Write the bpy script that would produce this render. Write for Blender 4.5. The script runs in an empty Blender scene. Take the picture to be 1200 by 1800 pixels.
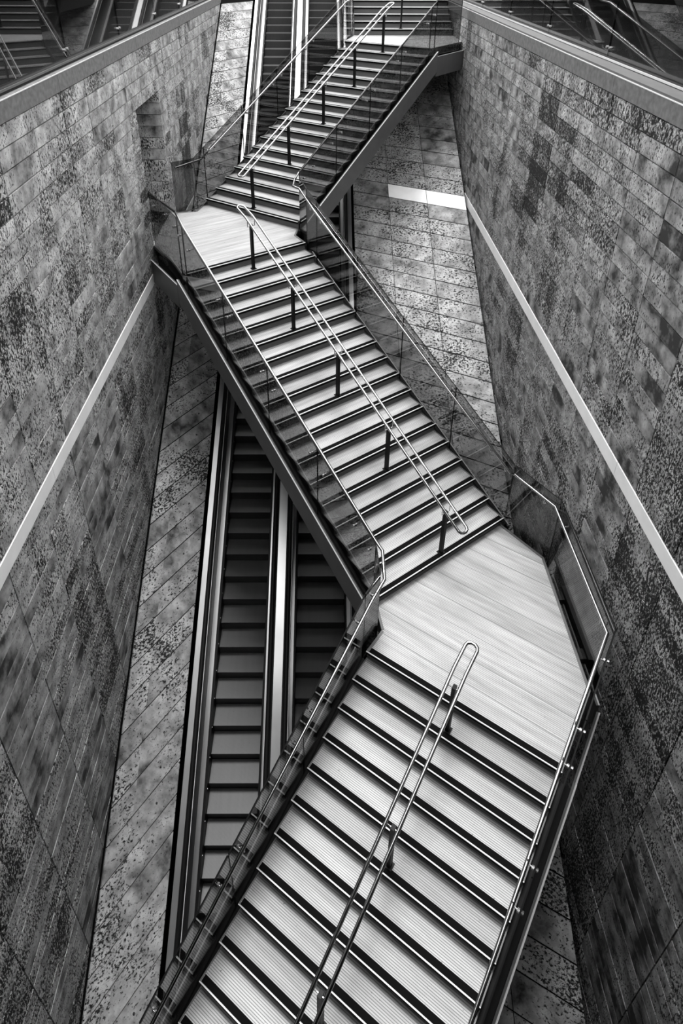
import bpy, math, random
from mathutils import Vector, Matrix

random.seed(7)
scene = bpy.context.scene
COL = scene.collection
ZO = 17.0                                   # camera height above the datum

# ------------------------------------------------------------------ camera
FPX = 1163.13
RIGHT = Vector((0.999976, -0.00576, 0.00375))
pit, yaw, rol = math.radians(29.4402), math.radians(0.33118), math.radians(0.21511)
fw = Vector((math.sin(yaw) * math.cos(pit), math.cos(yaw) * math.cos(pit), -math.sin(pit)))
rt0 = Vector((math.cos(yaw), -math.sin(yaw), 0))
up0 = rt0.cross(fw)
rt = math.cos(rol) * rt0 + math.sin(rol) * up0
up = -math.sin(rol) * rt0 + math.cos(rol) * up0
cam_data = bpy.data.cameras.new('camera')
cam_data.sensor_fit = 'HORIZONTAL'
cam_data.sensor_width = 36
cam_data.lens = FPX / 1200 * 36
cam_data.shift_x = (600 - 575.81) / 1200
cam_data.shift_y = (560.97 - 900) / 1200
cam_data.clip_start = 0.05
cam = bpy.data.objects.new('camera', cam_data)
COL.objects.link(cam)
cam.matrix_world = Matrix(((rt.x, up.x, -fw.x, 0), (rt.y, up.y, -fw.y, 0), (rt.z, up.z, -fw.z, ZO), (0, 0, 0, 1)))
scene.camera = cam


def pix(p):                                 # used only to rank wall tiles by size
    v = Vector((p[0], p[1], p[2] - ZO))
    d = v.dot(fw)
    if d < 0.2:
        return None
    return (575.81 + FPX * v.dot(rt) / d, 560.97 - FPX * v.dot(up) / d)


# ------------------------------------------------------------------ light
world = bpy.data.worlds.new('overcast_sky')
scene.world = world
world.use_nodes = True
bg = world.node_tree.nodes['Background']
bg.inputs['Color'].default_value = (1, 1, 1, 1)
bg.inputs['Strength'].default_value = 1.5
sun_d = bpy.data.lights.new('sun', 'SUN')
sun_d.energy = 1.3
sun_d.angle = math.radians(14)
sun = bpy.data.objects.new('sun', sun_d)
sun.rotation_euler = (math.radians(-12), math.radians(0.5), 0)
sun.location = (0, 0, 40)
COL.objects.link(sun)
vs = scene.view_settings
vs.view_transform = 'Standard'
vs.look = 'None'
vs.gamma = 1.0
vs.use_curve_mapping = False
vs.exposure = 1.45


# ------------------------------------------------------------------ materials
def new_mat(name):
    m = bpy.data.materials.new(name)
    m.use_nodes = True
    nt = m.node_tree
    return m, nt, nt.nodes['Principled BSDF']


def plain(name, v, rough=0.5, metal=0.0, noise=0.0, nscale=6.0, stretch=(1, 1, 1), lo=None, spec=None):
    m, nt, b = new_mat(name)
    b.inputs['Roughness'].default_value = rough
    b.inputs['Metallic'].default_value = metal
    if spec is not None:
        b.inputs['Specular IOR Level'].default_value = spec
    if noise > 0:
        tc = nt.nodes.new('ShaderNodeTexCoord')
        mp = nt.nodes.new('ShaderNodeMapping')
        mp.inputs['Scale'].default_value = stretch
        n = nt.nodes.new('ShaderNodeTexNoise')
        n.inputs['Scale'].default_value = nscale
        n.inputs['Detail'].default_value = 5
        r = nt.nodes.new('ShaderNodeMapRange')
        r.inputs['From Min'].default_value = 0.3
        r.inputs['From Max'].default_value = 0.7
        r.inputs['To Min'].default_value = v * (1 - noise)
        r.inputs['To Max'].default_value = min(1, v * (1 + noise))
        nt.links.new(tc.outputs['Object'], mp.inputs['Vector'])
        nt.links.new(mp.outputs['Vector'], n.inputs['Vector'])
        nt.links.new(n.outputs['Fac'], r.inputs['Value'])
        nt.links.new(r.outputs['Result'], b.inputs['Base Color'])
    else:
        b.inputs['Base Color'].default_value = (v, v, v, 1)
    return m


def math_node(nt, op, a, b=None, c=None):
    n = nt.nodes.new('ShaderNodeMath')
    n.operation = op
    for i, v in enumerate((a, b, c)):
        if v is None:
            continue
        if isinstance(v, (int, float)):
            n.inputs[i].default_value = v
        else:
            nt.links.new(v, n.inputs[i])
    return n.outputs[0]


def maprange(nt, v, a, b, c, d, clamp=True, smooth=False):
    n = nt.nodes.new('ShaderNodeMapRange')
    n.clamp = clamp
    if smooth:
        n.interpolation_type = 'SMOOTHSTEP'
    n.inputs['From Min'].default_value = a
    n.inputs['From Max'].default_value = b
    n.inputs['To Min'].default_value = c
    n.inputs['To Max'].default_value = d
    nt.links.new(v, n.inputs['Value'])
    return n.outputs['Result']


def noise_at(nt, vec, scale, stretch, detail=4, rough=0.55):
    mp = nt.nodes.new('ShaderNodeMapping')
    mp.inputs['Scale'].default_value = stretch
    nt.links.new(vec, mp.inputs['Vector'])
    n = nt.nodes.new('ShaderNodeTexNoise')
    n.inputs['Scale'].default_value = scale
    n.inputs['Detail'].default_value = detail
    n.inputs['Roughness'].default_value = rough
    nt.links.new(mp.outputs['Vector'], n.inputs['Vector'])
    return n.outputs['Fac']


def travertine(name, cell_u, cell_v, org_u, org_v, axis_u, pit_stretch, light, dark, pit_level, tone_amp, bias=0.0, gain=0.7):
    """weathered pitted stone; each cell (one tile) gets a tone of its own"""
    m, nt, b = new_mat(name)
    geo = nt.nodes.new('ShaderNodeNewGeometry')
    pos = geo.outputs['Position']
    sep = nt.nodes.new('ShaderNodeSeparateXYZ')
    nt.links.new(pos, sep.inputs[0])
    cu = math_node(nt, 'FLOOR', math_node(nt, 'DIVIDE', math_node(nt, 'SUBTRACT', sep.outputs[axis_u], org_u), cell_u))
    cv = math_node(nt, 'FLOOR', math_node(nt, 'DIVIDE', math_node(nt, 'SUBTRACT', sep.outputs['Z'], org_v), cell_v))
    comb = nt.nodes.new('ShaderNodeCombineXYZ')
    nt.links.new(cu, comb.inputs[0])
    nt.links.new(cv, comb.inputs[1])
    side = math_node(nt, 'SIGN', sep.outputs['X'])
    nt.links.new(side, comb.inputs[2])
    wn = nt.nodes.new('ShaderNodeTexWhiteNoise')
    wn.noise_dimensions = '3D'
    nt.links.new(comb.outputs[0], wn.inputs['Vector'])
    comb2 = nt.nodes.new('ShaderNodeCombineXYZ')
    nt.links.new(cu, comb2.inputs[0])
    nt.links.new(side, comb2.inputs[2])
    wn2 = nt.nodes.new('ShaderNodeTexWhiteNoise')
    wn2.noise_dimensions = '3D'
    nt.links.new(comb2.outputs[0], wn2.inputs['Vector'])
    # offset the grain per tile so that it breaks at the joints
    off = nt.nodes.new('ShaderNodeVectorMath')
    off.operation = 'MULTIPLY_ADD'
    nt.links.new(wn.outputs['Color'], off.inputs[0])
    off.inputs[1].default_value = (7, 7, 7)
    nt.links.new(pos, off.inputs[2])
    vec = off.outputs[0]
    big = noise_at(nt, pos, 0.55, (1, 1, 0.6), 3)
    streak = noise_at(nt, pos, 1.0, (2.2, 2.2, 0.35) if axis_u == 'Y' else (1.2, 1.2, 1.2), 4)
    cloud = noise_at(nt, vec, 3.2, (1, 1, 1), 6, 0.6)
    pits = noise_at(nt, vec, 1.0, pit_stretch, 4, 0.62)
    pits2 = noise_at(nt, vec, 2.4, pit_stretch, 3, 0.6)
    # tone of the tile
    tone = math_node(nt, 'ADD', math_node(nt, 'MULTIPLY', math_node(nt, 'SUBTRACT', wn.outputs['Value'], 0.5), tone_amp),
                     math_node(nt, 'MULTIPLY', math_node(nt, 'SUBTRACT', wn2.outputs['Value'], 0.5), tone_amp * 0.9))
    tone = math_node(nt, 'ADD', tone, math_node(nt, 'MULTIPLY', math_node(nt, 'SUBTRACT', big, 0.5), 1.5))
    tone = math_node(nt, 'ADD', tone, math_node(nt, 'MULTIPLY', math_node(nt, 'SUBTRACT', streak, 0.5), 1.5))
    tone = math_node(nt, 'ADD', tone, bias)
    # pits grow where the tile is dark
    thr = math_node(nt, 'SUBTRACT', pit_level, math_node(nt, 'MULTIPLY', tone, 0.22))
    d1 = math_node(nt, 'SUBTRACT', pits, thr)
    mask = maprange(nt, d1, -0.03, 0.06, 0, 1, True, True)
    d2 = math_node(nt, 'SUBTRACT', pits2, math_node(nt, 'ADD', thr, 0.06))
    mask2 = maprange(nt, d2, -0.03, 0.07, 0, 0.85, True, True)
    mk = math_node(nt, 'MAXIMUM', mask, mask2)
    body = math_node(nt, 'ADD', math_node(nt, 'ADD', light, math_node(nt, 'MULTIPLY', tone, 0.42)),
                     math_node(nt, 'MULTIPLY', math_node(nt, 'SUBTRACT', cloud, 0.5), 1.1))
    body = maprange(nt, body, 0.38, 0.98, 0.04, 0.98)
    mix = nt.nodes.new('ShaderNodeMix')
    mix.data_type = 'FLOAT'
    nt.links.new(mk, mix.inputs[0])
    nt.links.new(body, mix.inputs[2])
    mix.inputs[3].default_value = dark
    nt.links.new(math_node(nt, 'MULTIPLY', mix.outputs[0], gain), b.inputs['Base Color'])
    b.inputs['Roughness'].default_value = 0.75
    b.inputs['Specular IOR Level'].default_value = 0.3
    bump = nt.nodes.new('ShaderNodeBump')
    bump.inputs['Strength'].default_value = 0.5
    bump.inputs['Distance'].default_value = 0.01
    inv = math_node(nt, 'SUBTRACT', 1.0, mk)
    nt.links.new(inv, bump.inputs['Height'])
    nt.links.new(bump.outputs['Normal'], b.inputs['Normal'])
    return m


def ribbed(name, v, pitch, axis, depth, rough, metal, wear=0.25, per_object=0.25):
    """metal plate with fine ribs across one local axis, scuffed"""
    m, nt, b = new_mat(name)
    tc = nt.nodes.new('ShaderNodeTexCoord')
    sep = nt.nodes.new('ShaderNodeSeparateXYZ')
    nt.links.new(tc.outputs['Object'], sep.inputs[0])
    fr = math_node(nt, 'FRACT', math_node(nt, 'DIVIDE', sep.outputs[axis], pitch))
    tri = math_node(nt, 'ABSOLUTE', math_node(nt, 'SUBTRACT', fr, 0.5))
    groove = maprange(nt, tri, 0.26, 0.42, 0, 1, True, True)
    inf = nt.nodes.new('ShaderNodeObjectInfo')
    st = (0.6, 7, 1) if axis == 'Y' else (7, 0.6, 1)
    off = nt.nodes.new('ShaderNodeVectorMath')
    off.operation = 'ADD'
    rnd = nt.nodes.new('ShaderNodeCombineXYZ')
    nt.links.new(math_node(nt, 'MULTIPLY', inf.outputs['Random'], 40.0), rnd.inputs[0])
    nt.links.new(tc.outputs['Object'], off.inputs[0])
    nt.links.new(rnd.outputs[0], off.inputs[1])
    n1 = noise_at(nt, off.outputs[0], 1.6, st, 5, 0.6)
    n2 = noise_at(nt, off.outputs[0], 30, (1, 1, 1), 3, 0.6)
    body = math_node(nt, 'MULTIPLY', v, maprange(nt, n1, 0.3, 0.7, 1 - wear, 1 + wear))
    body = math_node(nt, 'MULTIPLY', body, maprange(nt, inf.outputs['Random'], 0, 1, 1 - per_object, 1 + per_object * 0.3))
    speck = maprange(nt, n2, 0.68, 0.74, 1, 0.25)
    body = math_node(nt, 'MULTIPLY', body, speck)
    body = math_node(nt, 'MULTIPLY', body, maprange(nt, groove, 0, 1, 1, 1 - depth))
    nt.links.new(body, b.inputs['Base Color'])
    b.inputs['Roughness'].default_value = rough
    b.inputs['Metallic'].default_value = metal
    bump = nt.nodes.new('ShaderNodeBump')
    bump.inputs['Strength'].default_value = 0.4
    bump.inputs['Distance'].default_value = 0.004
    nt.links.new(math_node(nt, 'SUBTRACT', 1.0, groove), bump.inputs['Height'])
    nt.links.new(bump.outputs['Normal'], b.inputs['Normal'])
    return m


def glass_mat(name, tint, ior=1.5):
    m, nt, b = new_mat(name)
    nt.nodes.remove(b)
    out = nt.nodes['Material Output']
    fr = nt.nodes.new('ShaderNodeFresnel')
    # same reflectance on both faces of a thin sheet
    ge = nt.nodes.new('ShaderNodeNewGeometry')
    nt.links.new(maprange(nt, ge.outputs['Backfacing'], 0, 1, ior, 1 / ior), fr.inputs['IOR'])
    tr = nt.nodes.new('ShaderNodeBsdfTransparent')
    tr.inputs['Color'].default_value = (tint, tint, tint, 1)
    gl = nt.nodes.new('ShaderNodeBsdfGlossy')
    gl.inputs['Roughness'].default_value = 0.0
    gl.inputs['Color'].default_value = (0.9, 0.9, 0.9, 1)
    mx = nt.nodes.new('ShaderNodeMixShader')
    nt.links.new(fr.outputs[0], mx.inputs[0])
    nt.links.new(tr.outputs[0], mx.inputs[1])
    nt.links.new(gl.outputs[0], mx.inputs[2])
    nt.links.new(mx.outputs[0], out.inputs['Surface'])
    return m


COURSE, PITCH = 0.2297, 0.957
COPB = ZO - 1.60                             # underside of the coping
COPT = ZO - 1.372                            # upper floor / coping top
M = {}
M['wall_l'] = travertine('travertine_wall_left', PITCH, COURSE, 5.70 - 20 * PITCH, COPB - 80 * COURSE, 'Y', (46, 46, 22), 0.74, 0.010, 0.535, 0.6)
M['wall_r'] = travertine('travertine_wall_right', PITCH, COURSE, 5.67 - 20 * PITCH, COPB - 80 * COURSE, 'Y', (46, 46, 22), 0.68, 0.010, 0.52, 0.6)
M['slope'] = travertine('travertine_slope', 0.93, COURSE, 0.77 - 10 * 0.93, COPB - 80 * COURSE, 'X', (22, 22, 44), 0.66, 0.02, 0.60, 0.45, 0.1, 0.5)
M['band'] = plain('white_band_stone', 0.85, 0.5, 0, 0.06, 3)
M['coping'] = plain('grey_coping_stone', 0.11, 0.7, 0, 0.3, 14)
M['backing'] = plain('dark_joint_backing', 0.006, 0.9, spec=0.0)
M['tread'] = ribbed('ribbed_tread_metal', 0.36, 0.0225, 'Y', 0.62, 0.55, 0.0)
M['plank'] = ribbed('ribbed_landing_metal', 0.33, 0.0225, 'Y', 0.5, 0.55, 0.0, 0.30, 0.12)
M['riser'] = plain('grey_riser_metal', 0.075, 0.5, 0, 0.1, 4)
M['nosing'] = plain('black_grip_strip', 0.003, 0.7, 0, spec=0.03)
M['trim'] = plain('bright_nosing_edge', 0.6, 0.35, 0.0)
M['fascia'] = plain('satin_steel_fascia', 0.075, 0.42, 0.0, 0.12, 5)
M['fascia_edge'] = plain('bright_steel_edge', 0.5, 0.3, 0.0)
M['dark'] = plain('dark_steel', 0.015, 0.6, spec=0.15)
M['post'] = plain('black_post_steel', 0.004, 0.5, spec=0.15)
M['tube'] = plain('stainless_tube', 0.45, 0.12, 1.0)
M['fitting'] = plain('bright_fitting', 0.5, 0.25, 0.8)
M['glass'] = glass_mat('smoked_glass', 0.52)
M['edge'] = plain('dark_glass_edge', 0.004, 0.5, spec=0.1)
M['esc_deck'] = plain('escalator_deck_steel', 0.42, 0.3, 0.85, 0.2, 0.8)
M['esc_black'] = plain('escalator_black', 0.005, 0.45, spec=0.12)
M['esc_step'] = ribbed('escalator_step_metal', 0.05, 0.011, 'X', 0.5, 0.45, 0.0, 0.1, 0.0)
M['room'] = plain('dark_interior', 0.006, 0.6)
M['concrete'] = plain('grey_concrete', 0.12, 0.8, 0, 0.2, 2)


# ------------------------------------------------------------------ mesh helpers
class MB:
    def __init__(self):
        self.v, self.f, self.m = [], [], []

    def add(self, vs_, fs, mi=0):
        o = len(self.v)
        self.v += [tuple(p) for p in vs_]
        self.f += [tuple(i + o for i in f) for f in fs]
        self.m += [mi] * len(fs)
        return self

    def box(self, x0, x1, y0, y1, z0, z1, mi=0):
        vs_ = [(x0, y0, z0), (x1, y0, z0), (x1, y1, z0), (x0, y1, z0), (x0, y0, z1), (x1, y0, z1), (x1, y1, z1), (x0, y1, z1)]
        return self.hexa(vs_, mi)

    def hexa(self, vs_, mi=0):
        return self.add(vs_, [(3, 2, 1, 0), (4, 5, 6, 7), (0, 1, 5, 4), (1, 2, 6, 5), (2, 3, 7, 6), (3, 0, 4, 7)], mi)

    def prism(self, poly, z0, z1, mi=0, side_mi=None):
        n = len(poly)
        area = sum(poly[i][0] * poly[(i + 1) % n][1] - poly[(i + 1) % n][0] * poly[i][1] for i in range(n))
        if area < 0:
            poly = poly[::-1]
        vs_ = [(p[0], p[1], z0) for p in poly] + [(p[0], p[1], z1) for p in poly]
        self.add(vs_, [tuple(range(n - 1, -1, -1)), tuple(range(n, 2 * n))], mi)
        self.add(vs_, [(i, (i + 1) % n, n + (i + 1) % n, n + i) for i in range(n)], mi if side_mi is None else side_mi)
        return self

    def tube(self, pts, r, n=10, closed=False, caps=True, mi=0):
        pts = [Vector(p) for p in pts]
        N = len(pts)
        dirs = []
        for i in range(N):
            if closed:
                a, b_ = pts[i - 1], pts[(i + 1) % N]
                d0, d1 = (pts[i] - a).normalized(), (b_ - pts[i]).normalized()
            else:
                d0 = (pts[i] - pts[i - 1]).normalized() if i > 0 else (pts[1] - pts[0]).normalized()
                d1 = (pts[i + 1] - pts[i]).normalized() if i < N - 1 else d0
            dirs.append((d0, d1))
        ref = Vector((0, 0, 1)) if abs(dirs[0][0].z) < 0.9 else Vector((1, 0, 0))
        u = dirs[0][0].cross(ref).normalized()
        rings = []
        for i in range(N):
            d0, d1 = dirs[i]
            t = (d0 + d1).normalized()
            u = (u - d0 * u.dot(d0)).normalized()
            w = d0.cross(u)
            ring = []
            for k in range(n):
                a = 2 * math.pi * k / n
                off = u * math.cos(a) + w * math.sin(a)
                # shear the ring onto the mitre plane
                den = t.dot(d0)
                s_ = -off.dot(t) / den if den > 0.2 else 0
                ring.append(pts[i] + (off + d0 * s_) * r)
            rings.append(ring)
            u = (u - d1 * u.dot(d1)).normalized()
        o = []
        for rg in rings:
            o += rg
        fs = []
        for i in range(N if closed else N - 1):
            j = (i + 1) % N
            for k in range(n):
                fs.append((i * n + k, i * n + (k + 1) % n, j * n + (k + 1) % n, j * n + k))
        if caps and not closed:
            fs.append(tuple(range(n - 1, -1, -1)))
            fs.append(tuple((N - 1) * n + k for k in range(n)))
        return self.add(o, fs, mi)

    def mesh(self, name, mats, smooth=False):
        me = bpy.data.meshes.new(name)
        me.from_pydata(self.v, [], self.f)
        for m_ in (mats if isinstance(mats, (list, tuple)) else [mats]):
            me.materials.append(m_)
        if any(self.m):
            me.polygons.foreach_set('material_index', self.m)
        if smooth:
            me.polygons.foreach_set('use_smooth', [True] * len(me.polygons))
            me.set_sharp_from_angle(angle=math.radians(50))
        me.update()
        return me

    def build(self, name, mats, parent=None, loc=None, rotz=None, smooth=False):
        return link(name, self.mesh(name, mats, smooth), parent, loc, rotz)


def link(name, me, parent=None, loc=None, rotz=None):
    o = bpy.data.objects.new(name, me)
    COL.objects.link(o)
    if parent is not None:
        o.parent = parent
    if loc is not None:
        o.location = loc
    if rotz is not None:
        o.rotation_euler = (0, 0, rotz)
    return o


def empty(name, loc=(0, 0, 0), rotz=0.0):
    o = link(name, None, None, loc, rotz)
    o.empty_display_size = 0.3
    return o


def tag(o, label, cat=None, group=None, kind=None):
    o['label'] = label
    if cat:
        o['category'] = cat
    if group:
        o['group'] = group
    if kind:
        o['kind'] = kind
    return o


# ------------------------------------------------------------------ key dimensions
R_, U_ = 0.16, 0.325666                       # rise and run
W = 2.5335                                    # stair width
L1, L2, L3 = ZO - 7.9324, ZO - 5.0524, ZO - 2.1724
NR = 18
XL, XR = -3.30, 3.60                          # wall faces
S = 0.552                                     # slope of the escalators
FL = {1: ((0.5461, 5.3340), math.radians(34.798), L1 - 17 * R_),
      2: ((0.7142, 6.0125), math.radians(-34.899), L1 + R_),
      3: ((-2.6233, 14.1263), math.radians(34.697), L2 + R_)}
_a1 = FL[1][1]
FL[1] = ((0.5461 - 17 * U_ * math.sin(_a1), 5.3340 - 17 * U_ * math.cos(_a1)), _a1, L1 - 17 * R_)


def gl(i, a, b, h):
    """flight coordinates (along, across, above the nosing line) to world"""
    (x, y), t, z = FL[i]
    return Vector((x + a * math.sin(t) + b * math.cos(t), y + a * math.cos(t) - b * math.sin(t), z + a / U_ * R_ + h))


TOPA = 17 * U_

# ------------------------------------------------------------------ setting: walls
DOOR_Y0, DOOR_Y1, DOOR_Z1 = 11.90, 13.66, COPB - 4 * COURSE


def slope_z_left(y):
    return ZO - 14.308 + S * y


def slope_z_right(y):
    return ZO - 14.379 + S * y


TG = 0.017                                    # joint width


def wall(side):
    left = side == 'left'
    X = XL if left else XR
    out = -1 if left else 1
    sz = slope_z_left if left else slope_z_right
    mat = M['wall_l'] if left else M['wall_r']
    oy = 5.70 if left else 5.67
    b = MB()
    xa, xb = sorted((X + out * 0.03, X + out * 0.30))
    ya, yb, zb = -3.0, 26.0, ZO - 17.0
    if left:
        b.box(xa, xb, ya, DOOR_Y0 - 0.03, zb, COPB)
        b.box(xa, xb, DOOR_Y1 + 0.03, yb, zb, COPB)
        b.box(xa, xb, DOOR_Y0, DOOR_Y1, DOOR_Z1, COPB)
        b.box(xa, xb, DOOR_Y0, DOOR_Y1, zb, L2 - 0.02)
    else:
        b.box(xa, xb, ya, yb, zb, COPB)
    w = b.build('wall_' + side, M['backing'])
    w['kind'] = 'structure'
    w['label'] = ('tall weathered travertine wall with a dark doorway' if left else 'tall weathered travertine wall without openings')
    cells = []
    for j in range(-9, 22):
        y0 = oy + j * PITCH
        y1 = y0 + PITCH
        if y0 < ya or y1 > yb:
            continue
        for k in range(0, 66):
            z1 = COPB - k * COURSE
            z0 = z1 - COURSE
            if z1 < sz(y0) - 0.1:
                break
            ys = [(y0, y1)]
            if left and z1 > L2 and z0 >= L2 - 0.2 and z1 <= DOOR_Z1 + 0.01 and y1 > DOOR_Y0 and y0 < DOOR_Y1:
                ys = []
                if y0 < DOOR_Y0 - 0.03:
                    ys.append((y0, DOOR_Y0))
                if y1 > DOOR_Y1 + 0.03:
                    ys.append((DOOR_Y1, y1))
            for (p, q) in ys:
                cells.append((p, q, z0, z1, k))
    ranked = []
    for c in cells:
        pts = [pix((X, y, z)) for y, z in ((c[0], c[2]), (c[1], c[2]), (c[1], c[3]), (c[0], c[3]))]
        ar = 0
        if all(p is not None for p in pts):
            cx = sum(p[0] for p in pts) / 4
            cy = sum(p[1] for p in pts) / 4
            if 0 <= cx <= 1200 and 0 <= cy <= 1800:
                ar = abs(sum(pts[i][0] * pts[(i + 1) % 4][1] - pts[(i + 1) % 4][0] * pts[i][1] for i in range(4))) / 2
        ranked.append((ar, c))
    ranked.sort(key=lambda t: -t[0])
    shared = {}
    rest = MB()
    count = 0
    for ar, c in ranked:
        y0, y1, z0, z1, k = c
        proud = random.uniform(-0.003, 0.003)
        band = (k == 17)
        if band:
            continue
        hy, hz = (y1 - y0 - TG) / 2, (z1 - z0 - TG) / 2
        yc, zc = (y0 + y1) / 2, (z0 + z1) / 2
        if count < 300 and ar > 0:
            key = round(hy, 3)
            if key not in shared:
                shared[key] = MB().box(-0.02, 0.02, -hy, hy, -hz, hz).mesh('wall_tile', mat)
            link('tile', shared[key], w, (X + out * (0.02 + proud), yc, zc))
            count += 1
        else:
            xx = X + out * (0.02 + proud)
            rest.box(xx - 0.02, xx + 0.02, yc - hy, yc + hy, zc - hz, zc + hz)
    r = rest.build('tile_field', mat, w)
    r['kind'] = 'stuff'
    # pale band course, longer stones
    z1 = COPB - 17 * COURSE
    y = -2.6
    ymax = (z1 - ZO + (14.308 if left else 14.379)) / S + 0.3
    bl = 2.87
    y = (8.98 if left else 9.06) - 4 * bl
    while y < ymax:
        y2 = min(y + bl, ymax)
        xx0, xx1 = sorted((X - out * 0.008, X + out * 0.03))
        MB().box(xx0, xx1, y + 0.003, y2 - 0.003, z1 - COURSE + 0.012, z1 - 0.006).build('band_stone', M['band'], w)
        y = y2
    # coping stones
    y = -3.0
    cl = 1.93
    while y < 26.0:
        xx0, xx1 = sorted((X - out * 0.012, X + out * 0.30))
        MB().box(xx0, xx1, y + 0.004, y + cl - 0.004, COPB + 0.006, COPT - 0.012).build('coping_stone', M['coping'], w)
        y += cl
    # bright metal edge angle on the coping
    xx0, xx1 = sorted((X - out * 0.016, X - out * 0.004))
    MB().box(xx0, xx1, -3.0, 26.0, COPT - 0.016, COPT - 0.006).build('coping_edge', M['fascia_edge'], w)
    return w


wl = wall('left')
wr = wall('right')
# doorway recess in the left wall
b = MB()
b.box(-6.0, XL - 0.04, DOOR_Y1 + 0.03, DOOR_Y1 + 0.3, L2 - 0.3, DOOR_Z1 + 0.3)
b.box(-6.0, XL - 0.04, DOOR_Y0 - 0.3, DOOR_Y0 - 0.03, L2 - 0.3, DOOR_Z1 + 0.3)
b.box(-6.0, XL - 0.04, DOOR_Y0 - 0.3, DOOR_Y1 + 0.3, DOOR_Z1, DOOR_Z1 + 0.3)
b.box(-6.3, -6.0, DOOR_Y0 - 0.3, DOOR_Y1 + 0.3, L2 - 0.3, DOOR_Z1 + 0.3)
b.box(-6.0, XL - 0.01, DOOR_Y0 - 0.3, DOOR_Y1 + 0.3, L2 - 0.3, L2 - 0.002)
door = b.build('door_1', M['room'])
tag(door, 'dark doorway recess opening off the upper landing', kind='structure')
jm = {}
for k in range(12):
    z1_ = DOOR_Z1 - k * COURSE
    if z1_ < L2 + 0.05:
        break
    for (p, q) in ((XL - 0.38, XL), (XL - 0.38 - 0.957, XL - 0.38), (XL - 0.38 - 1.9, XL - 0.38 - 0.957)):
        z0_ = max(z1_ - COURSE, L2)
        MB().box(p + 0.005, q - 0.004, DOOR_Y1, DOOR_Y1 + 0.03, z0_ + 0.005, z1_ - 0.005).build('jamb_tile', M['wall_l'], door)

# ------------------------------------------------------------------ setting: stone slopes beside the escalators
LX0, LX1, LZ0, LT = -3.24, -2.369, ZO - 14.308, -0.8
RX0, RX1, RZ0, RT = 0.765, 3.54, ZO - 14.379, 0.3


def slope(side):
    if side == 'left':
        x0, z0, t, cols = LX0, LZ0, LT, [LX0, LX1]
    else:
        x0, z0, t, cols = 3.54, RZ0, RT, [RX1, 2.625, 1.68, RX0]

    def yy(x, z):
        return (z - z0 - t * (x - x0)) / S
    n_ = Vector((-t, -S, 1)).normalized()
    xa, xb = min(cols), max(cols)
    zt, zbm = COPT - 0.05, ZO - 17.0
    base = MB()
    pts = []
    for (x, z) in ((xa, zbm), (xb, zbm), (xb, zt), (xa, zt)):
        pts.append(Vector((x, yy(x, z), z)) - n_ * 0.035)
    base.hexa([p - n_ * 0.15 for p in pts] + pts)
    o = base.build('stone_slope', M['backing'])
    tag(o, 'steep travertine paved slope between the wall and the left escalator' if side == 'left' else
        'broad travertine paved slope three slabs wide, right of the escalators', kind='structure')
    k = 0
    band_k = 17
    while True:
        z1_ = COPB - (k - 1) * COURSE
        z0_ = z1_ - COURSE
        if z0_ < ZO - 17.0:
            break
        if z1_ > COPT:
            k += 1
            continue
        for c in range(len(cols) - 1):
            xs = sorted((cols[c], cols[c + 1]))
            xg0, xg1 = xs[0] + 0.006, xs[1] - 0.006
            zg0, zg1 = z0_ + 0.006, z1_ - 0.006
            lift = random.uniform(-0.002, 0.003)
            top = [Vector((x, yy(x, z), z)) + n_ * lift for (x, z) in ((xg0, zg0), (xg1, zg0), (xg1, zg1), (xg0, zg1))]
            bot = [p - n_ * 0.035 for p in top]
            isb = (k - 1 == band_k) and side == 'right' and c < 2
            ctr = sum(top, Vector()) / 4
            mb = MB()
            mb.hexa([p - ctr for p in bot] + [p - ctr for p in top])
            mb.build('slab', M['band'] if isb else M['slope'], o, ctr)
        # small anchor hole with a stud in every course
        xs_ = -2.647 if side == 'left' else 0.985
        zc = (z0_ + z1_) / 2
        p = Vector((xs_, yy(xs_, zc), zc))
        if k % 1 == 0:
            mb = MB().tube([p - n_ * 0.004 - p, n_ * 0.006], 0.017, 8)
            mb.tube([n_ * 0.004, n_ * 0.012], 0.007, 6, mi=1)
            mb.build('anchor_stud', [M['dark'], M['fitting']], o, p)
        k += 1
    return o


slope('left')
slope('right')

# bed under the escalators
ez = ZO - 16.0


def ebed(x, y, d):
    return (x, y, ez + S * y + d)


b = MB()
b.hexa([ebed(-2.45, -3, -1.3), ebed(0.9, -3, -1.3), ebed(0.9, 26.5, -1.3), ebed(-2.45, 26.5, -1.3),
        ebed(-2.45, -3, -0.9), ebed(0.9, -3, -0.9), ebed(0.9, 26.5, -0.9), ebed(-2.45, 26.5, -0.9)])
b.hexa([ebed(-2.44, -3, -0.95), ebed(-2.39, -3, -0.95), ebed(-2.39, 26.0, -0.95), ebed(-2.44, 26.0, -0.95),
        ebed(-2.44, -3, 0.90), ebed(-2.39, -3, 0.90), ebed(-2.39, 26.0, 0.90), ebed(-2.44, 26.0, 0.90)])
b.hexa([ebed(0.79, -3, -0.95), ebed(0.84, -3, -0.95), ebed(0.84, 26.0, -0.95), ebed(0.79, 26.0, -0.95),
        ebed(0.79, -3, 0.72), ebed(0.84, -3, 0.72), ebed(0.84, 26.0, 0.72), ebed(0.79, 26.0, 0.72)])
o = b.build('floor', M['backing'])
tag(o, 'dark sloping bed beneath the escalators', kind='structure')

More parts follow.
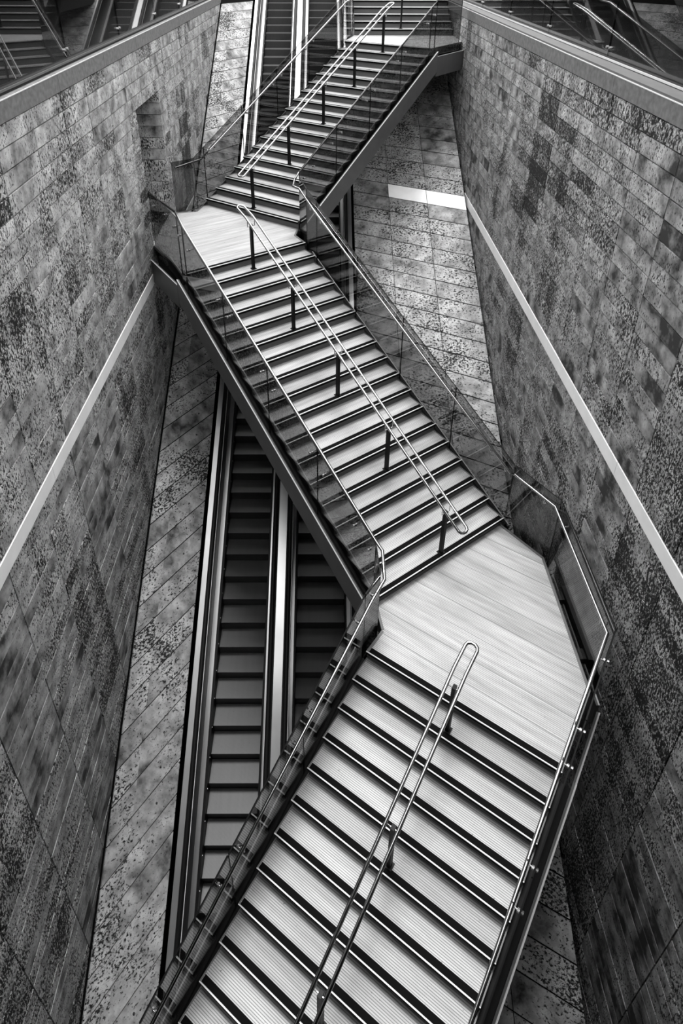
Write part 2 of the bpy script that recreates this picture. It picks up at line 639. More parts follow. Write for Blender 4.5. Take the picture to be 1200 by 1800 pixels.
# upper floors, ceilings and the dark rooms on both sides
b = MB()
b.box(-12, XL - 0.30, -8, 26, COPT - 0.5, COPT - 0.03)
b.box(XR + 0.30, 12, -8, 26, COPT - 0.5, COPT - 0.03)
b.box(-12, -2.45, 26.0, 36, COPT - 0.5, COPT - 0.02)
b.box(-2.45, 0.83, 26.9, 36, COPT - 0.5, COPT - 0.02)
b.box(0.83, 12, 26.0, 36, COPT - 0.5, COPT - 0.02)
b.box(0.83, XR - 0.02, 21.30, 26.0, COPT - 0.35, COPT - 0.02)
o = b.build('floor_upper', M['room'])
tag(o, 'dark upper storey floor around the stair shaft', kind='structure')
b = MB()
b.box(XL - 0.3, XR + 0.3, -3.2, -0.35, COPT - 0.35, COPT - 0.02)
o = b.build('floor_bridge', M['concrete'])
tag(o, 'concrete footbridge across the stair shaft', kind='structure')
b = MB()
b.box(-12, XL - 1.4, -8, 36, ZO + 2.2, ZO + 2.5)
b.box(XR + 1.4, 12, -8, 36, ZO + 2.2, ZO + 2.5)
b.box(XL - 1.4, XR + 1.4, -8, 0.6, ZO + 2.2, ZO + 2.5)  # unseen roof across the near end, added to darken the lower walls
o = b.build('ceiling_and_shade_roof', M['room'])
tag(o, 'dark ceilings over the rooms beside the shaft, with an unseen roof added to shade its near end', kind='structure')
for nm, bx in (('wall_room_left', (-12.3, -12, -8, 36, -0.5, ZO + 2.5)), ('wall_room_right', (12, 12.3, -8, 36, -0.5, ZO + 2.5)),
               ('wall_far', (-12.3, 12.3, 36, 36.3, -0.5, ZO + 2.5)), ('wall_near', (-12.3, 12.3, -8.3, -8.0, -2.5, ZO + 2.5)),
               ('floor_light_block', (-12, 12, -8, 36, -2.5, -2.2))):  # base slab put in to stop sky light leaking up from below
    o = MB().box(*bx).build(nm, M['room'])
    tag(o, 'unseen base slab added under the shaft to block light from below' if nm == 'floor_light_block' else 'dark outer wall of the building interior', kind='structure')


# ------------------------------------------------------------------ stair flights
def tread_mesh(w):
    mb = MB()
    mb.box(0.012, w - 0.012, 0.004, U_ + 0.03, -0.035, 0.0)
    mb.box(0.0, 0.012, 0.0, U_ + 0.03, -0.05, 0.010, 1)
    mb.box(w - 0.012, w, 0.0, U_ + 0.03, -0.05, 0.010, 1)
    return mb.mesh('tread', [M['tread'], M['riser']])


def strip_mesh(w):
    mb = MB()
    mb.box(0.018, w - 0.018, 0.006, 0.076, 0.0, 0.004)
    return mb.mesh('nosing_strip', M['nosing'])


def trim_mesh(w):
    mb = MB()
    mb.box(0.0, w, -0.010, 0.002, -0.007, 0.005)
    mb.box(0.0, w, -0.007, 0.006, -0.046, -0.007, 1)
    return mb.mesh('nosing_trim', [M['trim'], M['nosing']])


def riser_mesh(w):
    mb = MB()
    mb.box(0.004, w - 0.004, 0.022, 0.034, -R_ + 0.046, -0.03)
    return mb.mesh('riser', M['riser'])


def kick_mesh(w):
    mb = MB()
    mb.box(0.004, w - 0.004, 0.020, 0.034, -R_ + 0.002, -R_ + 0.043)
    return mb.mesh('kick_strip', M['riser'])


TM, SM, NM, RM, KM = tread_mesh(W), strip_mesh(W), trim_mesh(W), riser_mesh(W), kick_mesh(W)


def flight(i, label, near_side):
    (x, y), t, z = FL[i]
    root = empty('stair_flight', (x, y, z - R_), -t)
    tag(root, label, 'stairs', 'stair flights')
    for k in range(NR):
        a, zz = k * U_, k * R_ + R_
        if k < NR - 1:
            tr = link('tread', TM, root, (0, a, zz))
            link('nosing_strip', SM, tr)
            link('nosing_trim', NM, tr)
        else:
            link('nosing_strip', SM, root, (0, a, zz))
            link('nosing_trim', NM, root, (0, a, zz))
        rs = link('riser', RM, root, (0, a, zz))
        link('kick_strip', KM, rs)
    # saw-tooth stringers under the tread ends
    for bx in (0.004, W - 0.024):
        mb = MB()
        for k in range(NR):
            a0, a1 = k * U_ + 0.036, (k + 1) * U_ + 0.036
            if k == NR - 1:
                a1 = a0 + 0.1
            zt = k * R_ + R_ - 0.052
            z0, z1 = a0 / U_ * R_ + R_ - 0.48, a1 / U_ * R_ + R_ - 0.48
            mb.hexa([(bx, a0, z0), (bx + 0.02, a0, z0), (bx + 0.02, a1, z1), (bx, a1, z1),
                     (bx, a0, zt), (bx + 0.02, a0, zt), (bx + 0.02, a1, zt), (bx, a1, zt)])
        mb.build('stringer', M['dark'], root)
    # dark channels that hold the glass feet
    for (bx0, bx1) in ((-0.125, 0.0), (W, W + 0.125)):
        f_ = lambda a: a / U_ * R_ + R_
        a0, a1 = 0.0, TOPA
        MB().hexa([(bx0, a0, f_(a0) - 0.26), (bx1, a0, f_(a0) - 0.26), (bx1, a1, f_(a1) - 0.26), (bx0, a1, f_(a1) - 0.26),
                   (bx0, a0, f_(a0) - 0.19), (bx1, a0, f_(a0) - 0.19), (bx1, a1, f_(a1) - 0.19), (bx0, a1, f_(a1) - 0.19)]).build('glass_channel', M['dark'], root)
    # fascia beams with a bright top edge; the far side sits lower
    for sd in (0, 1):
        bo = -0.17 if sd == 0 else W + 0.13
        hi = -0.06 if sd == near_side else -0.24
        lo = hi - 0.47
        if i == 1:
            hi, lo = -0.06, -0.53
        a0, a1 = -0.02, TOPA + (0.0)

        def sl(bx0, bx1, h0, h1):
            f_ = lambda a: a / U_ * R_ + R_
            return [(bx0, a0, f_(a0) + h0), (bx1, a0, f_(a0) + h0), (bx1, a1, f_(a1) + h0), (bx0, a1, f_(a1) + h0),
                    (bx0, a0, f_(a0) + h1), (bx1, a0, f_(a0) + h1), (bx1, a1, f_(a1) + h1), (bx0, a1, f_(a1) + h1)]
        mb = MB().hexa(sl(bo, bo + 0.04, lo, hi))
        fo = mb.build('fascia', M['fascia'], root)
        ob = bo - 0.004 if sd == 0 else bo + 0.026
        MB().hexa(sl(ob, ob + 0.018, hi, hi + 0.008)).build('fascia_edge', M['fascia_edge'], fo)
    # soffit
    f_ = lambda a: a / U_ * R_ + R_
    mb = MB()
    a0, a1 = 0.0, TOPA
    mb.hexa([(-0.13, a0, f_(a0) - 0.52), (W + 0.13, a0, f_(a0) - 0.52), (W + 0.13, a1, f_(a1) - 0.52), (-0.13, a1, f_(a1) - 0.52),
             (-0.13, a0, f_(a0) - 0.49), (W + 0.13, a0, f_(a0) - 0.49), (W + 0.13, a1, f_(a1) - 0.49), (-0.13, a1, f_(a1) - 0.49)])
    mb.build('soffit', M['dark'], root)
    return root


flight(1, 'lowest flight of ribbed steps rising to the wide landing by the right wall', 1)
flight(2, 'middle flight of ribbed steps crossing over the left escalator', 0)
flight(3, 'upper flight of ribbed steps rising from the doorway landing to the right wall', 1)

# short top flight, straight along the shaft
W4 = XR - 0.04 - 0.835
f4 = empty('stair_flight', (0.835, 19.95, L3), 0)
tag(f4, 'short straight top flight against the right wall', 'stairs', 'stair flights')
tm4, sm4, nm4, rm4, km4 = tread_mesh(W4), strip_mesh(W4), trim_mesh(W4), riser_mesh(W4), kick_mesh(W4)
for k in range(5):
    p = (0, k * U_, (k + 1) * R_)
    if k < 4:
        tr = link('tread', tm4, f4, p)
        link('nosing_strip', sm4, tr)
        link('nosing_trim', nm4, tr)
    else:
        link('nosing_strip', sm4, f4, p)
        link('nosing_trim', nm4, f4, p)
    rs = link('riser', rm4, f4, p)
    link('kick_strip', km4, rs)
mb = MB()
mb.hexa([(0.02, 0.04, -0.3), (W4 - 0.02, 0.04, -0.3), (W4 - 0.02, 1.3, 0.3), (0.02, 1.3, 0.3),
         (0.02, 0.04, -0.05), (W4 - 0.02, 0.04, -0.05), (W4 - 0.02, 1.3, 0.55), (0.02, 1.3, 0.55)])
mb.build('soffit', M['dark'], f4)


# ------------------------------------------------------------------ landings
def clip(poly, nx, ny, d, keep_less):
    out = []
    n = len(poly)
    for i in range(n):
        p, q = poly[i], poly[(i + 1) % n]
        dp, dq = p[0] * nx + p[1] * ny - d, q[0] * nx + q[1] * ny - d
        if not keep_less:
            dp, dq = -dp, -dq
        if dp <= 0:
            out.append(p)
        if (dp < 0 < dq) or (dq < 0 < dp):
            t = dp / (dp - dq)
            out.append((p[0] + (q[0] - p[0]) * t, p[1] + (q[1] - p[1]) * t))
    return out


def landing(poly, z, ang, org, label, fascia_runs, nplank=0.33):
    """planks run across direction ang (walking direction of the flight whose nosing they follow)"""
    ca, sa = math.cos(ang), math.sin(ang)
    loc = [((p[0] - org[0]) * ca - (p[1] - org[1]) * sa, (p[0] - org[0]) * sa + (p[1] - org[1]) * ca) for p in poly]
    root = empty('stair_landing', (org[0], org[1], z), -ang)
    tag(root, label, 'landing', 'stair landings')
    ys = [p[1] for p in loc]
    y = min(ys)
    k0 = math.floor(y / nplank)
    k = k0
    while k * nplank < max(ys):
        c = clip(clip(loc, 0, 1, k * nplank + 0.002, False), 0, 1, (k + 1) * nplank - 0.002, True)
        if len(c) >= 3:
            MB().prism(c, -0.03, random.uniform(-0.001, 0.0)).build('plank', M['plank'], root)
        k += 1
    cx = sum(p[0] for p in loc) / len(loc)
    cy = sum(p[1] for p in loc) / len(loc)
    sm = [(cx + (p[0] - cx) * 0.97, cy + (p[1] - cy) * 0.97) for p in loc]
    MB().prism(sm, -0.45, -0.032).build('deck_frame', M['dark'], root)
    for run in fascia_runs:
        l2 = [((p[0] - org[0]) * ca - (p[1] - org[1]) * sa, (p[0] - org[0]) * sa + (p[1] - org[1]) * ca) for p in run[0]]
        kind = run[1]
        for (p, q) in zip(l2[:-1], l2[1:]):
            d = Vector((q[0] - p[0], q[1] - p[1]))
            n = Vector((d.y, -d.x)).normalized()
            if n.dot(Vector((p[0] - cx, p[1] - cy))) < 0:
                n = -n
            if kind == 'trim':
                o0, o1, za, zb = -0.035, 0.0, -0.05, 0.006
                quad = [(p[0] + n.x * o0, p[1] + n.y * o0), (q[0] + n.x * o0, q[1] + n.y * o0),
                        (q[0] + n.x * o1, q[1] + n.y * o1), (p[0] + n.x * o1, p[1] + n.y * o1)]
                MB().prism(quad, za, zb).build('edge_trim', M['riser'], root)
            else:
                o0, o1, za, zb = 0.13, 0.17, -0.63, -0.17
                if kind == 'low':
                    za, zb = -0.7, -0.3
                quad = [(p[0] + n.x * o0, p[1] + n.y * o0), (q[0] + n.x * o0, q[1] + n.y * o0),
                        (q[0] + n.x * o1, q[1] + n.y * o1), (p[0] + n.x * o1, p[1] + n.y * o1)]
                fo = MB().prism(quad, za, zb).build('fascia', M['fascia'], root)
                quad2 = [(p[0] + n.x * (o1 - 0.014), p[1] + n.y * (o1 - 0.014)), (q[0] + n.x * (o1 - 0.014), q[1] + n.y * (o1 - 0.014)),
                         (q[0] + n.x * (o1 + 0.004), q[1] + n.y * (o1 + 0.004)), (p[0] + n.x * (o1 + 0.004), p[1] + n.y * (o1 + 0.004))]
                MB().prism(quad2, zb, zb + 0.008).build('fascia_edge', M['fascia_edge'], fo)
    return root


def xy(v):
    return (v.x, v.y)


NOSE = 0.006
p1 = [xy(gl(1, TOPA + NOSE, 0, 0)), xy(gl(1, TOPA + NOSE, W, 0)), (3.26, 4.80), (3.27, 6.83), xy(gl(2, 0.02, W, 0)), xy(gl(2, 0.02, 0, 0)), (0.765, 5.63)]
landing(p1, L1, FL[1][1], p1[0], 'wide lower landing with pale ribbed planks beside the right wall',
        [([p1[1], p1[2], p1[3], p1[4]], 'trim'), ([p1[5], p1[6], p1[0]], 'trim'), ([p1[1], p1[2], p1[3], p1[4]], 'low')])
p2 = [xy(gl(2, TOPA + NOSE, 0, 0)), xy(gl(2, TOPA + NOSE, W, 0)), (-0.575, 12.36), xy(gl(3, 0.02, W, 0)), xy(gl(3, 0.02, 0, 0)),
      (-2.72, 14.06), (-2.80, 13.72), (XL + 0.005, 13.66), (XL + 0.005, 11.83)]
landing(p2, L2, FL[2][1], p2[0], 'bright upper landing in front of the doorway in the left wall',
        [([p2[8], p2[0]], 'fascia'), ([p2[8], p2[0]], 'trim'), ([p2[1], p2[2], p2[3]], 'trim'), ([p2[4], p2[5], p2[6], p2[7]], 'trim')])
p3 = [xy(gl(3, TOPA + NOSE, 0, 0)), xy(gl(3, TOPA + NOSE, W, 0)), (3.40, 18.30), (XR - 0.01, 18.62), (XR - 0.01, 19.97), (0.835, 19.97)]
landing(p3, L3, FL[3][1], p3[0], 'small pale landing below the short top flight',
        [([p3[1], p3[2], (XR - 0.02, 18.60)], 'fascia'), ([p3[1], p3[2], (XR - 0.02, 18.60)], 'trim')])
q0 = xy(gl(1, 0.02, 0, 0))
q1 = xy(gl(1, 0.02, W, 0))
p0_ = [q0, q1, xy(gl(1, -1.6, W, 0)), xy(gl(1, -1.6, 0, 0))]
landing(p0_, L1 - 18 * R_, FL[1][1], q0, 'landing at the foot of the lowest flight', [])


# ------------------------------------------------------------------ glass balustrades
def pane(root, p, q, zb0, zb1, zt0, zt1, gap=0.006, th=0.016):
    """upright glass sheet between plan points p and q; bottoms/tops at each end"""
    P, Q = Vector((p[0], p[1])), Vector((q[0], q[1]))
    d = (Q - P).normalized()
    n = Vector((-d.y, d.x)) * th / 2
    P2, Q2 = P + d * gap, Q - d * gap
    vs_ = [(P2.x - n.x, P2.y - n.y, zb0), (Q2.x - n.x, Q2.y - n.y, zb1), (Q2.x + n.x, Q2.y + n.y, zb1), (P2.x + n.x, P2.y + n.y, zb0),
           (P2.x - n.x, P2.y - n.y, zt0), (Q2.x - n.x, Q2.y - n.y, zt1), (Q2.x + n.x, Q2.y + n.y, zt1), (P2.x + n.x, P2.y + n.y, zt0)]
    c = Vector((P.x, P.y, zb0)) - root.location
    mb = MB()
    mb.hexa([tuple(Vector(v) - root.location) for v in vs_])
    mb.m = [1, 1, 0, 1, 0, 1]
    return mb.build('glass_pane', [M['glass'], M['edge']], root)


GT, GB = 1.06, -0.185


def flight_panes(root, i, b, first=0.0, cuts=(0, 4, 8, 12, 16), a_end=TOPA, off=0.0):
    for k0, k1 in zip(cuts[:-1], cuts[1:]):
        a0, a1 = k0 * U_ + off, k1 * U_ + off
        P, Q = gl(i, a0, b, 0), gl(i, a1, b, 0)
        pane(root, (P.x, P.y), (Q.x, Q.y), P.z + GB, Q.z + GB, P.z + GT, Q.z + GT)


def balustrade(label, loc):
    o = empty('glass_balustrade', loc)
    tag(o, label, 'balustrade', 'stair balustrades')
    return o


GO = 0.055
# lowest flight, escalator side, and round the corner of the wide landing
g = balustrade('smoked glass balustrade on the escalator side of the lowest flight', gl(1, 0, -GO, -0.3))
flight_panes(g, 1, -GO, cuts=(1, 5, 9, 13, 17))
c0 = gl(1, TOPA, -GO, 0)
c1 = Vector((0.705, 5.65, L1))
pane(g, (c0.x, c0.y), (c1.x, c1.y), L1 - 0.2, L1 - 0.2, L1 + GT, L1 + 1.09)
e0 = gl(2, 0.0, -GO, 0)
pane(g, (c1.x, c1.y), (e0.x, e0.y), L1 - 0.2, L1 - 0.2, L1 + 1.09, L1 + R_ + GT)
# lowest flight, wall side, and round the wide landing
g = balustrade('smoked glass balustrade along the right wall, round the wide landing', gl(1, 0, W + GO, -0.3))
flight_panes(g, 1, W + GO, cuts=(1, 5, 9, 13, 17))
c0 = gl(1, TOPA, W + GO, 0)
ring = [(c0.x, c0.y, L1 + GT), (3.355, 4.86, L1 + 1.10), (3.36, 6.87, L1 + 1.11)]
e0 = gl(2, 0.0, W + GO, 0)
ring.append((e0.x, e0.y, L1 + R_ + GT))
for p, q in zip(ring[:-1], ring[1:]):
    pane(g, p, q, L1 - 0.2, L1 - 0.2, p[2], q[2])
# middle flight
g = balustrade('smoked glass balustrade on the doorway side of the middle flight', gl(2, 0, -GO, -0.3))
flight_panes(g, 2, -GO, cuts=(0, 4.1, 8.15, 12.2, 16.35))
c0 = gl(2, 16.35 * U_, -GO, 0)
c1 = gl(2, TOPA - 0.02, -GO, 0)
c2 = (XL + 0.03, 11.87)
pane(g, (c0.x, c0.y), (c1.x, c1.y), c0.z + GB, L2 - 0.2, c0.z + GT, L2 + 1.08)
pane(g, (c1.x, c1.y), c2, L2 - 0.2, L2 - 0.2, L2 + 1.08, L2 + 1.08)
g = balustrade('smoked glass balustrade on the slab paving side of the middle flight', gl(2, 0, W + GO, -0.3))
flight_panes(g, 2, W + GO, cuts=(0, 4.03, 8.1, 12.1, 16.0))
c0, c1 = gl(2, 16 * U_, W + GO, 0), gl(2, TOPA + 0.02, W + GO, 0)
pane(g, (c0.x, c0.y), (c1.x, c1.y), c0.z + GB, L2 - 0.2, c0.z + GT, L2 + 1.07)
c2 = gl(3, 0.0, W + GO, 0)
pane(g, (c1.x, c1.y), (c2.x, c2.y), L2 - 0.2, L2 - 0.2, L2 + 1.07, L2 + 1.12)
# upper flight
g = balustrade('smoked glass balustrade on the escalator side of the upper flight', gl(3, 0, -GO, -0.3))
flight_panes(g, 3, -GO, cuts=(0.3, 4.3, 8.3, 12.3, 17.0))
c0 = gl(3, 0.3 * U_, -GO, 0)
pane(g, (c0.x, c0.y), (-2.80, 13.98), L2 - 0.15, L2 - 0.15, c0.z + GT, L2 + 1.1)
pane(g, (-2.80, 13.98), (-3.23, 13.72), L2 - 0.03, L2 - 0.03, L2 + 1.1, L2 + 1.08)
c0 = gl(3, TOPA, -GO, 0)
pane(g, (c0.x, c0.y), (0.77, 19.95), L3 - 0.15, L3 - 0.15, L3 + 1.06, L3 + 1.08)
pane(g, (0.77, 19.95), (0.77, 21.25), L3 - 0.1, L3 + 0.54, L3 + 1.22, L3 + 1.86)
g = balustrade('smoked glass balustrade on the slab paving side of the upper flight', gl(3, 0, W + GO, -0.3))
flight_panes(g, 3, W + GO, cuts=(0, 4.0, 8.0, 12.0, 16.2))
c0, c1 = gl(3, 16.2 * U_, W + GO, 0), gl(3, TOPA, W + GO, 0)
pane(g, (c0.x, c0.y), (c1.x, c1.y), c0.z + GB, L3 - 0.2, c0.z + GT, L3 + 1.07)
pane(g, (c1.x, c1.y), (3.44, 18.24), L3 - 0.2, L3 - 0.2, L3 + 1.07, L3 + 1.07)


# ------------------------------------------------------------------ handrails
def bracket(root, p, q):
    """stub from glass point q (disc) to under the tube at p"""
    p, q = Vector(p) - root.location, Vector(q) - root.location
    d = (q - p)
    d.z = 0
    d.normalize()
    low = Vector((p.x, p.y, p.z - 0.10))
    end = Vector((q.x, q.y, p.z - 0.10))
    mb = MB()
    mb.tube([p, low + Vector((0, 0, 0.0)), end + d * 0.03], 0.0065, 6)
    mb.tube([end - d * 0.032, end - d * 0.010], 0.022, 8)
    mb.tube([end + d * 0.010, end + d * 0.030], 0.022, 8)
    return mb.build('bracket', M['fitting'], root)


def handrail(label, pts, brackets, r=0.0215):
    root = empty('handrail', pts[0])
    tag(root, label, 'handrail', 'side handrails')
    l = root.location
    mb = MB()
    mb.tube([Vector(p) - l for p in pts], r, 12)
    mb.build('rail_tube', M['tube'], root, smooth=True)
    for p, q in brackets:
        bracket(root, p, q)
    return root


HB = 0.90


def fb(i, ks, rail_b, glass_b):
    out = []
    for k in ks:
        for s_ in (-0.5, 0.5):
            a = (k + s_) * U_
            out.append((gl(i, a, rail_b, HB), gl(i, a, glass_b, HB)))
    return out


A = [gl(1, -0.1, 0.012, HB), gl(1, TOPA + 0.06, 0.012, HB), (0.761, 5.65, L1 + 0.97), (0.761, 6.04, L1 + 1.05), gl(2, 0.14, 0.04, HB), gl(2, TOPA - 0.03, 0.04, HB),
     (-2.67, 11.25, L2 + 0.9), (XL + 0.02, 12.12, L2 + 0.9)]
br = fb(1, (1, 5, 9, 13, 17), 0.012, -GO) + fb(2, (0.9, 4.1, 8.15, 12.2, 16.3), 0.04, -GO)
br += [((-2.52, 10.85, L2 + 0.9), (-2.60, 10.79, L2 + 0.9)), ((-2.80, 11.43, L2 + 0.9), (-2.88, 11.37, L2 + 0.9)), ((-3.13, 11.88, L2 + 0.9), (-3.2, 11.82, L2 + 0.9))]
handrail('stainless handrail on the escalator side of the two lower flights, up to the doorway', A, br)
Bp = [gl(1, -0.1, W - 0.028, HB), gl(1, TOPA + 0.19, W - 0.028, HB - 0.09), (3.303, 4.907, L1 + 0.95), (3.290, 6.875, L1 + 0.985), (2.85, 7.50, L1 + 1.03), gl(2, 0.02, W + 0.004, HB),
      gl(2, TOPA - 0.30, W + 0.004, HB), (-0.481, 12.247, L2 + 1.0), (-0.607, 12.401, L2 + 1.0), (-0.595, 12.812, L2 + 1.0), gl(3, 0.14, W - 0.07, HB), gl(3, TOPA + 0.3, W - 0.07, HB)]
br = fb(1, (1, 5, 9, 13, 16.6), W - 0.028, W + GO) + fb(2, (0.9, 4.03, 8.1, 12.1, 16.0), W + 0.004, W + GO) + fb(3, (1, 4, 8, 12, 16.2), W - 0.07, W + GO)
br += [((3.31, 6.6, L1 + 0.98), (3.36, 6.6, L1 + 0.98)), ((3.18, 7.03, L1 + 1.0), (3.22, 7.07, L1 + 1.0)), ((2.93, 7.38, L1 + 1.02), (2.97, 7.41, L1 + 1.02)), ((3.30, 5.1, L1 + 0.95), (3.36, 5.1, L1 + 0.95)),
       ((3.15, 4.69, L1 + 0.93), (3.22, 4.65, L1 + 0.93))]
handrail('stainless handrail following the right wall, the wide landing and the slab paving side', Bp, br)
Cp = [(-3.16, 13.77, L2 + 0.95), (-2.72, 14.42, L2 + 0.95), gl(3, 0.25, -0.01, HB), gl(3, TOPA + 0.05, -0.01, HB), gl(3, TOPA + 0.35, -0.01, HB - 0.1)]
br = fb(3, (0.9, 4.3, 8.3, 12.3, 16.5), -0.01, -GO)
handrail('stainless handrail on the escalator side of the upper flight', Cp, br)


# twin centre rails on black posts
def centre_rail(i, a0, a1, label, post_ks, bend_top=0.0, flat=None):
    bm_ = W / 2
    hw = 0.073
    root = empty('centre_handrail', gl(i, a0, bm_, 0))
    tag(root, label, 'handrail', 'centre handrails')
    l = root.location

    def pt(a, b, h=HB):
        return gl(i, a, b, h) - l
    loop = []
    nn = 5
    for k in range(nn + 1):
        th = math.pi * k / nn
        loop.append(pt(a0 + 0.05 - 0.05 * math.sin(th) if True else a0, bm_ - hw * math.cos(th)))
    top = []
    for k in range(nn + 1):
        th = math.pi * k / nn
        aa = a1 - 0.05 + 0.05 * math.sin(th)
        top.append(pt(aa, bm_ + hw * math.cos(th), HB - bend_top))
    mid_r = [pt(a1 - 0.35, bm_ + hw)] if bend_top else []
    mid_l = [pt(a1 - 0.35, bm_ - hw)] if bend_top else []
    mb = MB()
    mb.tube(loop + mid_r + top + mid_l, 0.0205, 12, closed=True)
    mb.build('rail_tube', M['tube'], root, smooth=True)
    t = -FL[i][1]
    for (k, fr) in post_ks:
        a = (k + fr) * U_
        base = gl(i, k * U_, bm_, 0)
        zt = base.z
        P = gl(i, a, bm_, 0)
        mb = MB()
        topz = gl(i, a, bm_, HB).z - 0.10
        mb.box(-0.022, 0.022, -0.030, 0.030, 0.0, topz - zt)
        mb.box(-0.045, 0.045, -0.045, 0.045, 0.0, 0.012)
        po = mb.build('post', M['post'], root, Vector((P.x, P.y, zt)) - l, t)
        mb = MB()
        h_ = topz - zt
        for s_ in (-1, 1):
            mb.tube([(s_ * 0.018, 0, h_ - 0.03), (s_ * hw, 0, h_ - 0.03), (s_ * hw, 0, h_ + 0.09)], 0.007, 6)
        mb.build('rail_support', M['fitting'], po)
    return root


centre_rail(1, 2 * U_, TOPA + 0.24, 'twin stainless centre rail on black posts, lowest flight', [(16, 0.34), (12, 0.30), (8, 0.3), (4, 0.3)], 0.10)
centre_rail(2, -0.32, TOPA + 0.22, 'twin stainless centre rail on black posts, middle flight', [(16, 0.45), (12, 0.30), (8, 0.22), (4, 0.2), (0, 0.2)], 0.06)
centre_rail(3, -0.25, TOPA + 0.18, 'twin stainless centre rail on black posts, upper flight', [(0, 0.35), (4, 0.3), (8, 0.4), (12, 0.4), (16, 0.4)], 0.04)
# short centre rail on the top flight
FL[4] = ((0.835, 19.95), 0.0, L3 + R_)
W_keep = W
W = W4 - 0.15
centre_rail(4, -0.2, 4 * U_ + 0.9, 'twin stainless centre rail on black posts, short top flight', [(0, 0.4), (4, 0.5)], 0.3)
W = W_keep


# ------------------------------------------------------------------ escalators
def esc(label, xs0, xs1, left_deck, right_deck):
    """xs0..xs1 step band; decks = (inner x0,x1, rail x, outer x0,x1)"""
    y0, y1 = -2.5, 26.4
    root = empty('escalator', ((xs0 + xs1) / 2, y0, ez + S * y0))
    tag(root, label, 'escalator', 'escalators')
    l = root.location

    def bar(x0, x1, d0, d1, name, mat, parent=root):
        mb = MB()
        f_ = lambda y: ez + S * y
        vs_ = [(x0, y0, f_(y0) + d0), (x1, y0, f_(y0) + d0), (x1, y1, f_(y1) + d0), (x0, y1, f_(y1) + d0),
               (x0, y0, f_(y0) + d1), (x1, y0, f_(y0) + d1), (x1, y1, f_(y1) + d1), (x0, y1, f_(y1) + d1)]
        mb.hexa([tuple(Vector(v) - l) for v in vs_])
        return mb.build(name, mat, parent)
    # steps
    pitch = 0.37
    rise = pitch * S
    hw = (xs1 - xs0) / 2 - 0.004
    mb = MB()
    mb.box(-hw, hw, 0.0, pitch + 0.02, -0.03, 0.0)
    mb.hexa([(-hw, 0.03, -rise - 0.02), (hw, 0.03, -rise - 0.02), (hw, 0.06, -rise - 0.02), (-hw, 0.06, -rise - 0.02),
             (-hw, 0.0, -0.03), (hw, 0.0, -0.03), (hw, 0.03, -0.03), (-hw, 0.03, -0.03)])
    me = mb.mesh('escalator_step', M['esc_step'])
    n = int((y1 - y0) / pitch)
    for k in range(n):
        y = y0 + k * pitch
        link('escalator_step', me, root, Vector(((xs0 + xs1) / 2, y, ez + S * y + 0.10)) - l)
    bar(xs0, xs1, -0.5, -0.45, 'truss_floor', M['esc_black'])
    for side, dk in ((-1, left_deck), (1, right_deck)):
        edge = xs0 if side < 0 else xs1
        i0, i1, rx, o0, o1, od = dk
        bar(*sorted((edge, i0)), -0.45, 0.30, 'skirt', M['esc_black'])
        bar(*sorted((i0, i1)), 0.28, 0.32, 'inner_deck', M['esc_deck'])
        bar(*sorted((i1, i1 + side * 0.03)), 0.2, 0.93, 'balustrade_panel', M['esc_black'])
        # handrail: rounded black belt on a bright guide
        gx = rx
        mb = MB()
        f_ = lambda y: ez + S * y
        for yy0, yy1 in ((y0, y1),):
            mb.tube([Vector((gx, yy0, f_(yy0) + 1.0)) - l, Vector((gx, yy1, f_(yy1) + 1.0)) - l], 0.042, 10)
        mb.build('belt_handrail', M['esc_black'], root, smooth=True)
        bar(gx - side * 0.052, gx - side * 0.044, 0.955, 0.965, 'belt_guide', M['fascia_edge'])
        bar(*sorted((o0, o1)), od - 0.04, od, 'outer_deck', M['esc_deck'])
        if o1 != rx:
            bar(*sorted((rx + side * 0.01, o0)), od - 0.08, od - 0.04, 'deck_gap', M['esc_black'])
    if xs0 < -1.5:
        sm_ = MB().tube([(0, 0, 0), (0.008, 0, 0)], 0.009, 6).mesh('skirt_stud', M['trim'])
        y = y0 + 0.2
        while y < y1:
            link('skirt_stud', sm_, root, Vector((xs0 - 0.001, y, ez + S * y + 0.24)) - l)
            y += 0.39
    return root


# the decks at the level of the stone edge lie about 1 m above the step line
esc('left escalator with bright steel decks, dark steps and studs along the skirt', -1.985, -1.115,
    (-2.03, -2.115, -2.16, -2.205, -2.30, 0.98), (-1.075, -1.0, -0.955, -0.885, -0.73, 1.0))
esc('right escalator with dark steps, next to the slab paving', -0.535, 0.395,
    (-0.57, -0.63, -0.665, -0.729, -0.728, 1.0), (0.43, 0.50, 0.55, 0.60, 0.70, 0.9))


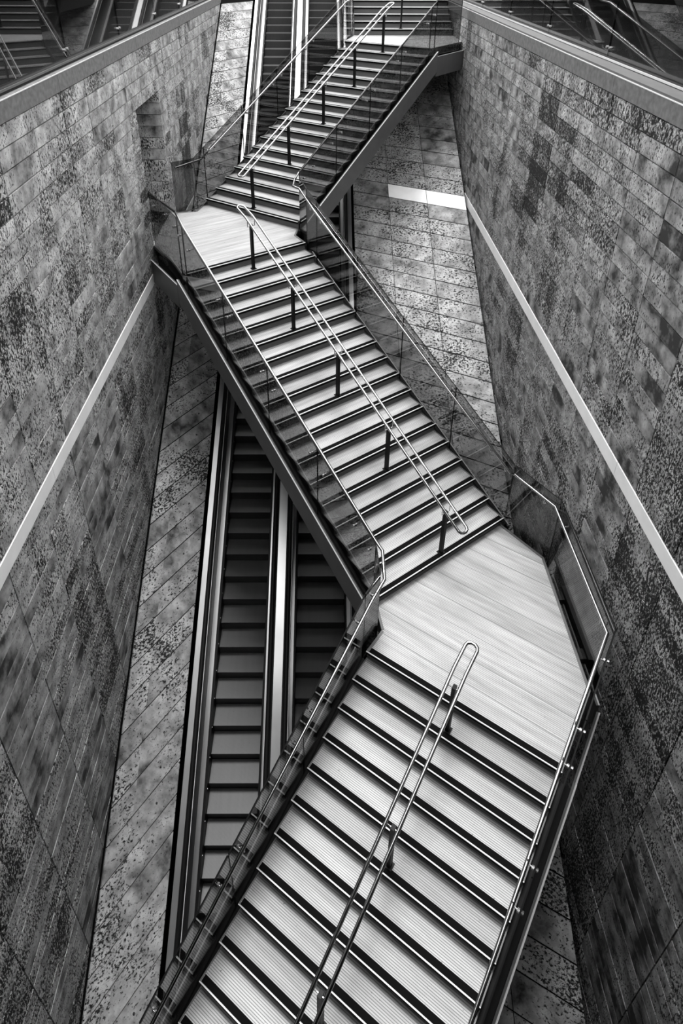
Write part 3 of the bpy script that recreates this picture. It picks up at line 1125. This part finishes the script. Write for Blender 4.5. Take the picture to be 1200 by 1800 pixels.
# ------------------------------------------------------------------ upper floor glass
def floor_glass(x, ys, label, out):
    root = empty('floor_balustrade', (x, ys[0], COPT))
    tag(root, label, 'balustrade', 'upper floor balustrades')
    # base channel
    l = root.location
    mb = MB().box(-0.06, 0.06, 0, ys[-1] - ys[0], -0.012, 0.05)
    mb.build('base_channel', M['dark'], root)
    xa, xb = sorted((-out * 0.075, -out * 0.06))
    MB().box(xa, xb, 0, ys[-1] - ys[0], 0.02, 0.045).build('channel_edge', M['fascia_edge'] if out > 0 else M['fascia'], root)
    for a, b_ in zip(ys[:-1], ys[1:]):
        pane(root, (x, a), (x, b_), COPT + 0.02, COPT + 0.02, COPT + 1.15, COPT + 1.15, gap=0.008, th=0.02)
    for a in ys[1:-1]:
        for s_ in (-0.055, 0.055):
            mb = MB().tube([(-0.03, a + s_ - l.y, 0.16), (0.03, a + s_ - l.y, 0.16)], 0.020, 8)
            mb.build('glass_clamp', M['fitting'], root)
    MB().tube([(0, 0, 1.18), (0, ys[-1] - ys[0], 1.18)], 0.022, 10).build('top_rail', M['tube'], root, smooth=True)
    return root


floor_glass(XL - 0.15, [-0.95, 1.65, 4.25, 6.85, 9.43, 12.02, 14.70, 17.3, 19.9, 22.5], 'dark glass balustrade on the coping of the left wall', -1)
floor_glass(XR + 0.34, [-1.4, 1.4, 4.2, 7.0, 9.8, 12.6, 15.4, 18.2, 21.0, 23.8], 'dark glass balustrade on the coping of the right wall', 1)
# steel gutter between the right coping and its glass
o = MB().box(XR + 0.03, XR + 0.27, -1.4, 23.8, COPT - 0.012, COPT + 0.012).build('trim_1', M['fascia'])
tag(o, 'satin steel cover strip along the right coping', kind='structure')
# bracket beam carrying the wide landing on the right wall
o = MB().box(3.30, XR - 0.006, 5.35, 5.50, L1 - 0.42, L1 - 0.20).box(3.30, XR - 0.006, 6.25, 6.40, L1 - 0.42, L1 - 0.20).box(3.44, XR - 0.006, 5.30, 6.45, L1 - 0.20, L1 - 0.14).build('support_bracket', M['fascia'])
tag(o, 'grey steel support bracket between the wide landing and the right wall', 'bracket')
